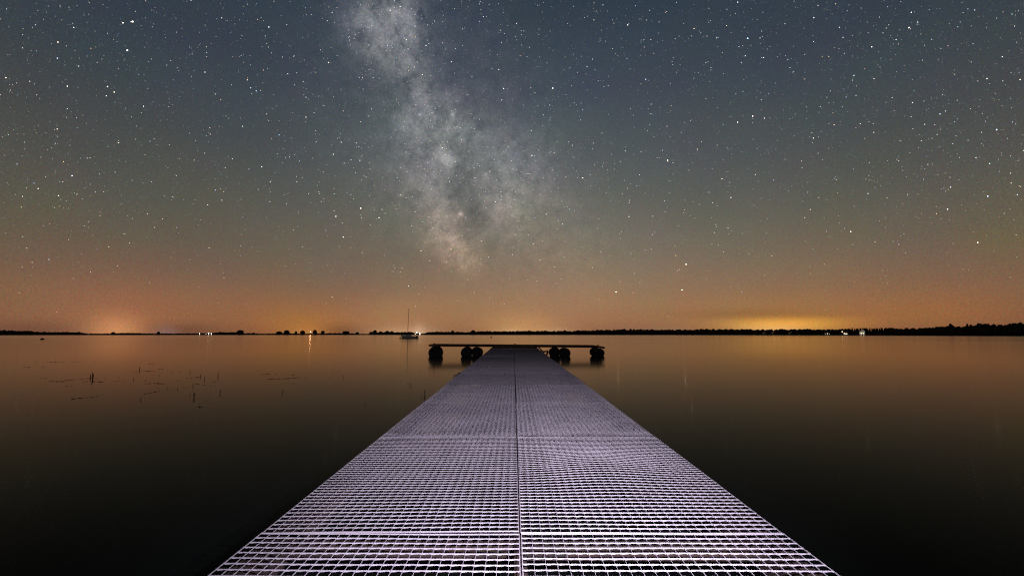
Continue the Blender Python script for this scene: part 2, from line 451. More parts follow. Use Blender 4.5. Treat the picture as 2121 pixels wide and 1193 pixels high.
for y in (5.1, 7.9, 10.7, 13.4, 16.2):
    for x in (LEFT+.09, RIGHT-.09):
        mb = MB(); mb.tube([(x-SEAM, y, -1.8), (x-SEAM, y, deck_z(y)-.11)], .028, 10)
        mb.build('support_pile', 'rust', root)

# mooring hardware on the edges
def arc(c, r, a0, a1, n=10, tilt=0):
    return [(c[0]+r*math.cos(R(a0+(a1-a0)*i/n)), c[1]+tilt*i/n, c[2]+r*math.sin(R(a0+(a1-a0)*i/n))) for i in range(n+1)]
y = 7.25; mb = MB()
mb.tube(arc((LEFT-.062, y, deck_z(y)-.055), .030, 185, -5), .010, 8)
mb.tube(arc((LEFT-.012, y+.10, deck_z(y)-.03), .032, 190, 10), .010, 8)
mb.tube([(LEFT-.032, y+.0, deck_z(y)-.055), (LEFT-.035, y+.05, deck_z(y)-.045), (LEFT-.044, y+.10, deck_z(y)-.03)], .010, 8)
tag(mb.build('mooring_hook', 'iron'), 'dark bent iron mooring hook on the left edge of the dock', 'hook')
y = 15.6; z = deck_z(y); mb = MB()
mb.tube([(RIGHT+.02, y+2.2, z+.085), (RIGHT+.05, y+1.0, z+.03), (RIGHT+.07, y, z-.035), (RIGHT+.24, y-.05, z-.04)], .022, 8)
mb.tube([(RIGHT+.24, y-.05, z-.01), (RIGHT+.245, y-.12, z-.06), (RIGHT+.20, y-.2, z-.15), (RIGHT+.16, y-.24, z-.22)], [.03, .034, .03, .026], 8)
mb.tube([(RIGHT+.02, y-.03, z-.12), (RIGHT+.12, y-.06, z-.06), (RIGHT+.24, y-.05, z-.04)], .014, 8)
tag(mb.build('hinge_bracket', 'iron'), 'dark angled bracket sticking out from the right edge near the far end of the dock', 'bracket')

# gangway of dark planks between the gratings and the float
g = thing('gangway', 'dark plank gangway joining the far end of the grating to the floating platform', 'gangway', (SEAM, END, deck_z(END)))
GL = 21.7-END
mb = MB()
n = 34
for i in range(n):
    yy0, yy1 = .02+GL*i/n, .02+GL*(i+1)/n-.012
    mb.box(LEFT-SEAM-.02, RIGHT-SEAM+.02, yy0, yy1, -.035+SLOPE*yy0, -.004+SLOPE*yy0+random.uniform(-.004, .004))
mb.build('planking', 'plank', g)
for x in (LEFT-.03, RIGHT-.01):
    mb = MB(); mb.box(x-SEAM, x-SEAM+.04, .02, GL, -.13, -.036); mb.build('stringer', 'plank', g)
mb = MB(); mb.box(LEFT-SEAM+.02, RIGHT-SEAM-.05, -.03, .014, -.012, .003)
mb.build('threshold_strip', mat('scuffed_edge_steel', (.22, .21, .22), .5, .4, 14, (.08, .06, .05)), g)

# the T-shaped float at the end
PD = 21.9                                    # distance of its near face
def px_x(px, d=PD): return (px-1064)*d/F
top = CAM_Z-(714.4-692.5)*PD/F*1.0
f = thing('floating_platform', 'dark plank platform floating on black drums across the end of the dock', 'floating platform', (0, PD, top))
f.rotation_euler = (0, R(.42), 0)
xl, xr = px_x(888), px_x(1237)
mb = MB(); n = 58
for i in range(n):
    a = xl+(xr-xl)*i/n; bb = xl+(xr-xl)*(i+1)/n-.012
    mb.box(a, bb, -.015, 1.75, -.030, random.uniform(-.003, .003))
mb.build('planking', 'plank', f)
for y0 in (0, 1.68):
    mb = MB(); mb.box(xl+.05, xr, y0, y0+.05, -.098, -.033); mb.build('edge_beam', 'plank', f)
mb = MB(); mb.add(*(lambda v: (v, [(3, 2, 1, 0), (4, 5, 6, 7), (0, 1, 5, 4), (1, 2, 6, 5), (2, 3, 7, 6), (3, 0, 4, 7)]))(
    [(xr+.01, 0, -.10), (px_x(1251), 0, -.15), (px_x(1251), 1.7, -.15), (xr+.01, 1.7, -.10), (xr+.01, 0, .0), (px_x(1251), 0, -.052), (px_x(1251), 1.7, -.052), (xr+.01, 1.7, .0)]))
tag(mb.build('drooping_end_board', 'plank', f), 'drooping end board')
def drum(px, w, hz, tilt=0, yy=.12, ln=.72):
    r = w*.95*(PD+yy)/F/2; hz += .018
    mb = MB()
    prof = [(r*.80, 0), (r*.93, .02), (r*.98, .06), (r, .14), (r*1.0, .32), (r*1.04, .34), (r*1.04, .37), (r, .39), (r, .61), (r*1.04, .63), (r*1.04, .66), (r, .68), (r*.99, .90), (r*.94, .97), (r*.80, 1.0)]
    mb.lathe([(a, h*ln) for a, h in prof], 26, 'y')
    mb.lathe([(r*.72, -.006), (r*.76, .004)], 26, 'y')
    return mb.build('float_drum', 'black', f, (px_x(px, PD+yy+.1), yy, hz), rot=(0, R(tilt), R(tilt)), smooth=False)
drum(902.5, 28.5, -.435, 0); drum(966.8, 24, -.425, 2); drum(988.5, 22.5, -.405, -2)
drum(1149, 22.5, -.385, 2); drum(1170, 22, -.405, -3); drum(1234.5, 20, -.345, 4); drum(1241.5, 18, -.40, -3, .88)
drum(903, 27, -.435, 0, .9); drum(968, 23, -.42, 2, .9); drum(987, 21, -.41, 2, .9); drum(1150, 21, -.385, 2, .9); drum(1169, 20, -.40, 2, .9)
for px in (899.5, 1067, 1238):
    mb = MB(); x = px_x(px); dz = -.015 if px == 1238 else 0
    mb.tube([(x, .09, -.01+dz), (x, .09, .045+dz)], .016, 8); mb.tube([(x-.055, .09, .05+dz), (x+.055, .09, .05+dz)], .013, 8)
    mb.build('cleat', 'iron', f)

# ------------------------------------------------------------------ sailing boat and buoys
SB = on_water(847, 701.2)
sb = thing('sailboat', 'small pale sailing boat with a tall bare mast moored off the end of the dock', 'sailboat', SB, 0)
sb.rotation_euler = (0, R(-.9), R(180-35))     # local +x is the bow
HL = 5.6
def hull_ring(t):
    """half section at station t (0 stern .. 1 bow): list of (y, z)"""
    bm = (.72+.28*math.sin(min(t/.55, 1)*math.pi/2))*(1-max(0, (t-.5)/.5)**2.1)*1.02
    sheer = .62+.30*t*t; keel = -.22+.28*max(0, t-.75)/.25*.9
    return [(0.001, keel), (bm*.55, keel+.07), (bm*.88, .10), (bm*.97, .30), (bm, sheer)]
mb = MB(); st = 15; v = []
for i in range(st):
    t = i/(st-1); h = hull_ring(t)
    for j, (yy, zz) in enumerate(h[::-1]+[(-a, z_) for a, z_ in h]):
        v.append((-HL/2+HL*t+(.55*max(0, zz-.1)*max(0, t-.6)/.4), yy, zz))
nn = 10
fc = [(i*nn+j, (i+1)*nn+j, (i+1)*nn+j+1, i*nn+j+1) for i in range(st-1) for j in range(nn-1)]
fc += [tuple(range(nn))[::-1]]+[(i*nn, i*nn+nn-1, (i+1)*nn+nn-1, (i+1)*nn) for i in range(st-1)]
mb.add(v, fc); mb.build('hull', 'hull', sb)
mb = MB()
vv = []
for i in range(st):
    t = i/(st-1); h = hull_ring(t); bm = h[3][0]*.955
    for s in (-1, 1):
        for zz in (-.05, .14): vv.append((-HL/2-.01+HL*t+.02*t, s*(bm+.012), zz))
for s in (0, 2): mb.add([vv[i*4+s+q] for i in range(st) for q in (0, 1)], [(2*i, 2*i+2, 2*i+3, 2*i+1) for i in range(st-1)])
mb.add([vv[0], vv[1], vv[3], vv[2]], [(0, 1, 2, 3)])
mb.build('boot_stripe', 'stripe', sb)
mb = MB()
cv = []
for x, hw, zz in ((-.55, .52, .60), (-.50, .46, 1.05), (.85, .40, 1.0), (1.45, .28, .72)):
    cv += [(x, -hw, .55), (x, -hw*.85, zz), (x, hw*.85, zz), (x, hw, .55)]
mb.add(cv, [(0, 1, 2, 3)[::-1]]+[(4*i+j, 4*i+j+1, 4*i+4+j+1, 4*i+4+j)[::-1] for i in range(3) for j in range(3)]+[(12, 13, 14, 15)])
cb = mb.build('cabin', 'hull', sb)
for s in (-1, 1):
    for x0 in (-.30, .25):
        mb = MB(); mb.add([(x0, s*.475, .76), (x0+.38, s*.455, .76), (x0+.38, s*.435, .90), (x0, s*.455, .90)], [(0, 1, 2, 3) if s < 0 else (3, 2, 1, 0)])
        mb.build('cabin_window', 'glass', cb)
mb = MB(); mb.tube([(.55, 0, .9), (.50, 0, 4), (.42, 0, 7.9)], [.065, .058, .040], 8); mb.build('mast', 'alloy', sb)
mb = MB(); mb.tube([(.48, 0, 1.55), (-1.9, 0, 1.45)], .04, 8); mb.build('boom', 'alloy', sb)
mb = MB(); mb.tube([(.35, 0, 1.66), (-.5, 0, 1.64), (-1.8, 0, 1.53)], [.10, .12, .06], 8); mb.build('furled_sail', 'canvas', sb)
mb = MB(); mb.tube([(HL/2+.35, 0, .92), (.42, 0, 7.8)], .006, 5); mb.build('forestay', 'alloy', sb)
mb = MB(); mb.tube([(-HL/2+.1, 0, .65), (.42, 0, 7.8)], .005, 5); mb.build('backstay', 'alloy', sb)
mb = MB()
for yy in (-.6, .6): mb.tube([(HL/2-.5, yy*.5, .9), (HL/2-.4, yy*.4, 1.35), (HL/2+.2, 0, 1.42)], .014, 6)
mb.build('pulpit', 'alloy', sb)
mb = MB(); mb.box(-HL/2-.32, -HL/2-.02, -.12, .12, .45, .85); mb.box(-HL/2-.25, -HL/2-.1, -.05, .05, -.2, .45); mb.build('outboard_motor', 'stripe', sb)

def buoy(px, py, w, hgt, label, flat=False):
    p = on_water(px, py); d = p.length; r = w*d/F/2; h = hgt*d/F
    t = thing('mooring_buoy', label, 'buoy', p)
    mb = MB()
    prof = [(r*.3, -h*.3), (r*.85, -h*.12), (r, h*.2), (r*.92, h*.5), (r*.6, h*.74), (r*.2, h*.82)]
    mb.lathe(prof, 14); mb.build('float', 'black', t)
    mb = MB(); mb.tube([(-r*.25, 0, h*.8), (-r*.2, 0, h*.98), (r*.2, 0, h*.98), (r*.25, 0, h*.8)], r*.1, 6); mb.build('ring', 'iron', t)
buoy(828.8, 701.3, 3.0, 3.4, 'round dark mooring buoy just left of the sailboat bow')
buoy(1017.3, 699.5, 2.4, 4.0, 'small upright dark buoy in open water beyond the floating platform')
buoy(87.5, 703.2, 4.4, 2.2, 'low flat dark buoy alone near the left shore')

# ------------------------------------------------------------------ trees on the far shore
def leafy(mb, c, r, lump=1.0, cards=40, cone=False, base=ICO2):
    """one lobe of foliage: rough inner mass with loose leaf clumps round it"""
    v, fcs = base; c = np.array(c); r = np.array(r)
    ph = rng.uniform(0, 6.28, 6)
    n = 1+lump*(.10*np.sin(5*v[:, 0]+ph[0])*np.sin(4*v[:, 2]+ph[1])+.09*np.sin(9*v[:, 1]+ph[2])*np.sin(8*v[:, 0]+ph[3])+rng.normal(0, .045, len(v)))
    p = v*n[:, None]
    mb.add(c+p*r, fcs)
    for _ in range(cards):
        d = rng.normal(0, 1, 3); d /= np.linalg.norm(d)
        q = c+d*r*rng.uniform(.92, 1.14); s = r.mean()*rng.uniform(.05, .13)
        a = rng.normal(0, 1, 3); a /= np.linalg.norm(a); b_ = np.cross(a, d); b_ /= np.linalg.norm(b_)+1e-6
        mb.add([q-a*s, q+b_*s*.7, q+a*s, q-b_*s*.7], [(0, 1, 2, 3)])
def tree(px, topy, wpx, label, dist=None, lobes=7, bot=693.4, group=None, conifer=False):
    D = dist or shore_dist(px)+18
    p = ground(px, D); k_ = caz(px); h = (692.6-topy)*D*k_/F+CAM_Z-.5; w = wpx*D*k_**2/F
    p.z = .5
    t = thing('tree', label, 'tree', p, random.uniform(0, 6), group)
    mb = MB(); mb.tube([(0, 0, -.6), (.1, 0, h*.25), (-.1, .1, h*.55), (.05, 0, h*.8)], [w*.05, w*.035, w*.025, w*.01], 8)
    for a in range(4):
        an = a*1.6+random.random(); mb.tube([(0, 0, h*.28), (math.cos(an)*w*.2, math.sin(an)*w*.2, h*.5)], [w*.02, w*.008], 6)
    mb.build('trunk', 'bark', t)
    mb = MB()
    if conifer:
        for i in range(7):
            z = h*(.12+.86*i/7); rr = w*.5*(1-i/7.3)
            leafy(mb, (0, 0, z), (rr, rr, h*.11), 1.3, 30)
    else:
        leafy(mb, (0, 0, h*.58), (w*.40, w*.40, h*.36), 1, 60, base=ICO3)
        for i in range(lobes):
            an = 6.28*i/lobes+random.uniform(-.3, .3); z = h*random.uniform(.30, .80); rr = w*random.uniform(.15, .24)
            ro = (w*.5-rr)*random.uniform(.8, 1.05)*(1 if z < h*.62 else .62)
            leafy(mb, (math.cos(an)*ro, math.sin(an)*ro, min(z, h-rr*.95)), (rr, rr, rr*.9), 1, 24)
        leafy(mb, (random.uniform(-.05, .05)*w, 0, h*.88), (w*.22, w*.22, h*.115), 1, 20)
    mb.build('crown', 'leaf', t)
TG = 'trees standing singly along the far left shore'
TREES = [
 (163, 687.0, 9, 'small tree at the left end of the low bank, left of the brightest left glow'),
 (234, 687.6, 10, 'broad low tree standing in front of the brightest left sky glow'),
 (252, 689.4, 13, 'flat shrubby tree just right of the one before the left sky glow'),
 (328, 686.6, 9, 'lone round tree midway between the left glow and the white shore lights'),
 (497.5, 683.4, 18, 'largest round-crowned tree, just right of the white shore lights'),
 (514.5, 689.6, 9, 'low bush-like tree beside the largest round-crowned tree'),
 (525, 688.8, 8, 'second low tree right of the largest round-crowned tree'),
 (578, 686.0, 14, 'leftmost of the row of trees left of the orange lamp'),
 (593.5, 683.6, 14, 'tallest tree of the row left of the orange lamp'),
 (613, 685.6, 6.5, 'narrow tree in the gap of the row left of the orange lamp'),
 (626.5, 684.4, 12.5, 'rounded tree nearest to the orange lamp on its left'),
 (652, 683.0, 10.5, 'tall square-crowned tree immediately right of the orange lamp'),
 (668.5, 684.8, 10, 'second tree right of the orange lamp'),
 (681, 689.4, 10, 'low tree trailing off right of the orange lamp'),
 (716, 685.6, 17, 'wide tree alone between the orange lamp and the sailboat trees'),
 (740, 687.6, 8, 'small tree ending the bank left of the sailboat trees'),
 (768.5, 686.8, 9, 'left end tree of the clump left of the sailboat mast'),
 (776.5, 683.6, 10, 'pointed tallest tree of the clump left of the sailboat mast'),
 (788.5, 686.2, 9, 'middle tree of the clump left of the sailboat mast'),
 (802, 685.2, 13, 'broad tree of the clump left of the sailboat mast'),
 (811.5, 685.8, 9, 'right end tree of the clump left of the sailboat mast'),
 (937.5, 684.2, 8, 'tree poking above the wood behind the left half of the platform'),
 (980, 683.6, 12, 'rounded tree rising above the wood behind the near platform drums'),
 (1970.5, 670.0, 14, 'tree crown standing above the dark wood at the right'),
 (2005.5, 669.6, 7, 'narrow treetop above the dark wood at the far right'),
]
for px, ty, w, lab in TREES: tree(px, ty, w, lab, group=TG if px < 900 else None)

def woods(name_label, prof, spacing, mtl='leaf', spiky=False, depth=3, cards=18, jit=.10, up=0):
    """a far wood that reads as one mass; prof = [(px, top y)]"""
    mb = MB(); xs = [a for a, _ in prof]; ys = [b_-up for _, b_ in prof]
    px = xs[0]
    while px < xs[-1]:
        for row in range(depth):
            D = shore_dist(px)+14+row*9+random.uniform(-3, 3)
            q = px+random.uniform(-.5, .5)*spacing
            k_ = caz(q); H = (692.6-float(np.interp(q, xs, ys)))*D*k_/F+CAM_Z
            h = max(.7, H*random.uniform(1-jit*2, 1+jit*.25)*(1-.08*(depth-1-row)))
            p = ground(q, D); w = spacing*D*k_*(.5+.5*k_)/F*random.uniform(.75, 1.35)
            if spiky:
                w *= 1.1
                for i in range(5):
                    rr = w*.62*(1-i/5.4); leafy(mb, (p.x, p.y, h*(.12+.84*i/5)), (rr, rr, h*.15), 1.2, 6, base=ICO1)
            else:
                leafy(mb, (p.x, p.y, h*.5), (w*.62, w*.62, h*.5), 1.2, cards)
                leafy(mb, (p.x+random.uniform(-.4, .4)*w, p.y, h*.8), (w*.3, w*.3, h*.17), 1.2, cards//2, base=ICO1)
        px += spacing*.62
    o = mb.build('shore_woods', mtl); tag(o, name_label, 'woods', kind='stuff'); return o
woods('low dark wood running along the far left shore', [(-40, 683.8), (20, 684.0), (55, 684.6), (75, 687), (110, 688.4), (135, 687.6), (165, 688.6), (180, 691.2), (225, 691), (270, 689.8), (300, 690.8), (345, 691), (400, 690.6), (440, 690), (452, 688.2), (490, 687.8), (505, 690.5), (540, 691.4), (575, 691)], 5.5, up=.7)
woods('thin low scrub along the bank between the orange lamp and the sailboat', [(575, 691), (640, 691.2), (680, 690.6), (720, 690), (745, 691.8), (762, 692), (780, 689), (812, 688), (845, 688.3), (857, 689.6), (872, 691)], 5.5, up=.8)
woods('continuous dark wood along the middle of the far shore', [(876, 690.6), (886, 687.6), (905, 686.4), (935, 687), (950, 687), (965, 687.6), (985, 685.8), (1005, 685.0), (1030, 685.6), (1090, 685), (1140, 684.8), (1200, 684), (1250, 682.6), (1300, 681.6), (1360, 682), (1400, 682.2), (1450, 681), (1510, 681), (1560, 681.6), (1600, 680.8), (1660, 680.6), (1700, 681.6), (1716, 680.8), (1735, 681), (1750, 681.4), (1764, 680.6)], 7)
woods('row of pointed dark conifers behind the lit houses on the right shore', [(1756, 681), (1764, 677), (1800, 676.6), (1850, 676.6)], 6.0, 'needle', True, 2, jit=.08)
woods('tall dark wood rising along the right shore', [(1838, 679), (1860, 678), (1900, 679), (1922, 678.4), (1935, 675.5), (1965, 673.4), (1995, 674.4), (2020, 670.6), (2036, 668.4), (2060, 669.6), (2080, 672.5), (2098, 669), (2121, 666), (2180, 664)], 9)

# ------------------------------------------------------------------ lamps and houses across the water
def lamp(px, py, size, colour, strength, label, dist=None, group=None, name='shore_lamp'):
    D = dist or shore_dist(px)+4
    p = ground(px, D); z = CAM_Z+(692.5-py)*D*caz(px)/F; r = size*D*caz(px)/F/2
    t = thing(name, label, 'lamp', (p.x, p.y, 0), 0, group)
    z = max(z, r+.3)
    mb = MB(); mb.tube([(0, .5, -.4), (0, .5, z+r+.15), (0, .2, z+r+.22), (0, 0, z+r+.12)], .06, 6); mb.build('pole', 'pole', t)
    mb = MB(); v_, f_ = ICO2; mb.add(v_*r+np.array((0, 0, z)), f_); mb.build('lamp_head', emit('lamp_glow', colour, strength), t, smooth=True)
    return t
LG = 'white lamps at the water edge on the left shore'
lamp(413.3, 690.9, 1.3, (1, .95, .88), 6, 'single white lamp, leftmost of the white lights on the left shore', group=LG)
lamp(431.8, 690.3, 1.8, (1, .97, .9), 7, 'brightest white lamp on the left shore', group=LG)
lamp(437.8, 691.0, 1.5, (1, .97, .9), 5.5, 'white lamp just right of the brightest one on the left shore', group=LG)
lamp(426.5, 691.6, .7, (1, .9, .8), 4, 'faint white lamp just left of the brightest one on the left shore', group=LG)
sl = lamp(643.0, 687.0, 1.3, (1, .62, .36), 14, 'orange lamp on a tall pole with a long streak in the water', name='street_lamp')
pl = bpy.data.lights.new('street_light', 'POINT'); pl.energy = 1500; pl.color = (1, .48, .26); pl.shadow_soft_size = 1.0
po = bpy.data.objects.new('street_light', pl); C.objects.link(po); po.parent = sl; po.location = (0, -1.2, CAM_Z+(692.5-687)*953*caz(643)/F)
LB = 'white lamps behind the stern of the sailboat'
lamp(863.0, 688.8, 1.7, (1, .92, .8), 8, 'bright white lamp just above the sailboat stern', group=LB)
lamp(860.3, 691.3, .8, (1, .9, .75), 9, 'small lamp low behind the sailboat stern', group=LB)
lamp(869.4, 690.3, 1.0, (1, .93, .82), 12, 'upper of two lamps right of the sailboat stern', group=LB)
lamp(869.8, 692.2, 1.0, (1, .9, .78), 9, 'lower of two lamps right of the sailboat stern', group=LB)
lamp(679.5, 687.6, .5, (1, .6, .35), 5, 'faint orange lamp right of the tall orange street lamp')

LIT = emit('lit_window', (1, .78, .48), 2.2)
LITW = emit('lit_window_white', (1, .86, .64), 1.6)
def house(px, dist, w, h, wins, label, wallm='darkwall', basez=1.0, rz=0, lit=LIT):
    p = ground(px, dist); ang = math.atan2(-p.x, p.y)
    t = thing('house', label, 'house', (p.x, p.y, basez), ang+rz)
    mb = MB(); dpt = w*.8; y0, y1 = -dpt/2, dpt/2
    mb.box(-w/2, w/2, y0, y1, -.6, h)
    for yy in (y0, y1): mb.add([(-w/2, yy, h), (w/2, yy, h), (0, yy, h+w*.38)], [(0, 1, 2) if yy == y0 else (2, 1, 0)])
    mb.build('wall', wallm, t)
    mb = MB(); e = .35; zr = h+w*.38+.06; ze = h-.14
    for s in (-1, 1):
        q = [(0, y0-e, zr), (s*(w/2+e), y0-e, ze), (s*(w/2+e), y1+e, ze), (0, y1+e, zr)]
        u = [(a, b_, c+.16) for a, b_, c in q]
        mb.add(q+u, [(0, 1, 2, 3), (7, 6, 5, 4), (0, 4, 5, 1), (1, 5, 6, 2), (2, 6, 7, 3), (3, 7, 4, 0)])
    rf = mb.build('roof', 'roof', t)
    mb = MB(); mb.box(w*.18, w*.18+.7, y0+1.4, y0+2.1, h, h+w*.38+.9); mb.build('chimney', 'roof', rf)
    mb = MB(); mb.box(w*.30, w*.30+.95, y0-.05, y0-.003, 0, 2.05); mb.build('door', 'bark', t)
    for x, z, ww, hh in wins:
        mb = MB(); mb.box(x-ww/2-.1, x+ww/2+.1, y0-.06, y0-.003, z-.1, z+hh+.1); fr = mb.build('window', 'wall', t)
        mb = MB(); mb.box(x-ww/2, x+ww/2, y0-.09, y0-.062, z, z+hh); mb.build('pane', lit, fr)
    return t
D0 = shore_dist(1787)+10
house(1787.3, D0+1, 6.6, 3.0, [(-1.5, 1.1, .9, .9), (.5, 1.1, .9, .9)], 'white gabled house lit up at the water edge in front of the conifers', 'wall', basez=.9)
house(1752.5, shore_dist(1752)+8, 6.5, 2.7, [(-1.7, .7, .9, 1.3), (.2, .4, 1.9, 1.0)], 'dark house with bright white windows left of the white lit house', basez=.9, lit=LITW)
house(1744.8, shore_dist(1745)+10, 5.0, 3.2, [(0, 2.6, .8, 1.4)], 'dark house with one high lit window among the right shore trees', basez=1.0)
house(1714, shore_dist(1714)+8, 6.5, 2.6, [(0, .6, .8, 1.3), (2.1, .6, .5, .5), (-2.2, .5, .5, .5)], 'small dark house with dim lit windows, leftmost of the right shore houses', basez=.9, lit=emit('dim_window', (1, .82, .55), 1.0))
for px, lab in ((1583, 'leftmost'), (1601, 'middle'), (1637, 'rightmost')):
    house(px, shore_dist(px)+7, 6.0, 3.4, [(-.8, 1.6, .8, .9), (1.3, 3.0, .45, .5)], f'{lab} of the dark cottages with faint lit windows under the yellow glow', basez=1.0, lit=emit('faint_window', (1, .66, .30), .16))
# floodlights that light the white house and the trees beside it
def flood(px, dist, aim, power, label):
    p = ground(px, dist)
    t = thing('garden_floodlight', label, 'floodlight', (p.x, p.y, .6), math.atan2(-p.x, p.y))
    mb = MB(); mb.tube([(0, 0, -.6), (0, 0, .5)], .05, 6); mb.build('pole', 'pole', t)
    mb = MB(); mb.box(-.22, .22, -.14, .04, .5, .85); mb.build('housing', 'pole', t)
    mb = MB(); mb.box(-.19, .19, .041, .05, .53, .82); mb.build('lamp_face', emit('flood_glow', (1, .93, .76), 4), t)
    l = bpy.data.lights.new('flood_light', 'SPOT'); l.energy = power; l.color = (1, .92, .76); l.shadow_soft_size = .1
    l.spot_size = R(95); l.spot_blend = .7
    o = bpy.data.objects.new('flood_light', l); C.objects.link(o); o.parent = t; o.location = (0, .12, .7)
    o.rotation_euler = Vector(aim).to_track_quat('-Z', 'Y').to_euler()
flood(1787, D0-7.5, (0, 5, .8), 420, 'garden floodlight at the water edge facing the white lit house')
flood(1800.5, D0-3, (.6, 5, 2.5), 2600, 'garden floodlight aimed at the trees just right of the white lit house')
flood(1819, D0-3, (0, 5, 3), 1900, 'garden floodlight under the conifers farthest right of the white lit house')

# ------------------------------------------------------------------ reeds and floating weed, left of the dock
def reed_mesh(seed):
    r = random.Random(seed); mb = MB()
    for i in range(r.choice((2, 3, 3, 4))):
        x = r.uniform(-.012, .012); h = r.uniform(.55, 1.0); lean = r.uniform(-.18, .18)
        pts = [(x, 0, -.5), (x, 0, 0), (x+lean*.35*h, r.uniform(-.03, .03), .45*h), (x+lean*h*r.uniform(.5, 1.3), r.uniform(-.05, .05), h)]
        mb.tube(pts, [.045, .06, .05, .012], 5)
    if r.random() < .7:
        mb.tube([(0, 0, .35), (.10*r.choice((-1, 1)), .02, .5), (.22*r.choice((-1, 1)), .02, .42)], [.04, .04, .01], 5)
    me_o = mb.build('reed_stem', 'reed'); return me_o
protos = []
REEDS = [(187, 783, 771), (192, 784, 769.5), (289, 767, 759), (277, 786, 779), (291.5, 828, 821), (346, 804, 798), (368, 806, 801), (381, 803, 800.5), (399.6, 800, 791), (402, 823, 808),
 (393.5, 818, 812), (372, 770, 767), (393.5, 772, 766.5), (245.5, 781, 778.5), (301, 788.5, 785.5), (282, 772, 768), (196, 750, 747.5), (75, 750, 748), (21, 792, 789.5), (329, 805, 802.5),
 (415, 781, 773), (424, 785, 777), (451.5, 780, 772), (486, 775.5, 772), (456, 815, 804), (711, 782, 776), (633, 782.5, 780), (683, 781, 777.5), (585, 813, 804.5), (630, 819, 817),
 (880, 818, 803), (874, 823, 817), (851, 799, 792), (845, 796, 790.5), (756.5, 837, 830), (694, 871, 865), (414, 842, 838.5), (139, 788, 785.5), (327, 795, 791), (321, 794.5, 791.5)]
used = []
for i, (px, by, ty) in enumerate(REEDS):
    if i < 5:
        o = reed_mesh(i+3); protos.append(o)
    else:
        o = protos[i % 5].copy(); C.objects.link(o)
    p = on_water(px, by); d = ray(px, by); dep = p.y
    h = (by-ty)*dep/F*1.04
    o.location = (p.x, p.y, 0); o.scale = (max(h*.9, .05),)*2+(h*.93,); o.rotation_euler = (0, 0, random.choice((0, math.pi))+random.uniform(-.4, .4))
    if px > 840: lab = 'dark reed stem sticking up beside the left edge of the dock'
    elif px > 560: lab = 'dark reed stem standing alone in open water between the weed and the dock'
    elif i < 2: lab = ('shorter left stem of the tallest pair of reeds', 'taller right stem of the tallest pair of reeds')[i]
    elif ty < 775: lab = 'dark reed stub in the farther part of the left weed patch'
    else: lab = 'dark reed stub in the nearer part of the left weed patch'
    grp = 'reeds beside the dock' if px > 840 else 'reeds in open water' if px > 560 else 'tallest pair of reeds' if i < 2 else 'far weed patch reeds' if ty < 775 else 'near weed patch reeds'
    tag(o, lab, 'reed', grp)
mb = MB()
STR = [(148, 826, 170, 824, 1.5), (168, 824.6, 190, 822.6, .6), (188, 822.6, 205, 820.5, 1.4), (100, 790, 134, 789, .8), (110, 792, 132, 790, .8), (134, 787.4, 156, 786, 1.3), (82, 783, 104, 783, .6),
 (158, 786, 186, 783, .6), (184, 783.6, 200, 783.4, 1.3), (172, 791.4, 186, 788.6, 1.0), (192, 790, 214, 791.4, .9), (215, 784, 224, 783, .8), (97, 750.6, 116, 749.6, 1.0), (116, 750, 176, 748.6, .35), (47, 761, 62, 760.2, .8),
 (84, 760.8, 92, 760.2, 1.2), (299, 795, 322, 793.6, .9), (326, 793.6, 341, 795.4, 1.5), (299, 815.5, 320, 812, .8), (317, 812.5, 332, 809.6, 1.0), (332, 810, 358, 804, .5), (268, 770, 325, 768, .45), (304, 768.4, 312, 768, 1.2),
 (308, 753.6, 320, 754, .8), (328, 764, 337, 763.6, .8), (327, 777.4, 334, 777, 1.0), (355, 772, 366, 771, .6), (384, 784, 414, 780.8, .9), (404, 781.6, 415, 781, 1.0), (362, 789.6, 372, 788, .6), (405, 796, 420, 794.2, .8), (420, 797.6, 448, 798.6, .6), (438, 791.4, 449, 790, .7), (136, 799.6, 150, 799, .6),
 (553, 785.4, 575, 784.8, .7), (574, 784.8, 600, 783.4, 1.4), (600, 783.4, 622, 781.8, .8), (537, 774.8, 560, 774, .5), (552, 774.6, 558, 774.2, 1.0), (604, 776.6, 610, 776.4, 1.0), (603, 795, 610, 794.6, 1.2), (409, 843, 420, 842.4, 1.3), (570, 774, 574, 774, .8), (235, 790, 260, 789, .3)]
for x0, y0, x1, y1, wd in STR:
    n = max(4, int((x1-x0)/3)); seg = []
    for i in range(n+1):
        t = i/n
        p = on_water(x0+(x1-x0)*t+random.uniform(-.6, .6), y0+(y1-y0)*t+random.uniform(-.45, .45))
        seg.append((p.x, p.y, random.uniform(-.004, .006)))
        if random.random() < .30 and len(seg) > 1 or i == n:
            if len(seg) > 1:
                dd = seg[0][1]; r_ = .55*wd*dd/F*.68
                mb.tube(seg, [r_*random.uniform(.5, 1.3) for _ in seg], 5)
            seg = [seg[-1]] if random.random() < .6 else []
tag(mb.build('floating_weed', 'weed'), 'dark strands of water weed floating in the shallow water on the left', 'water weed', kind='stuff')

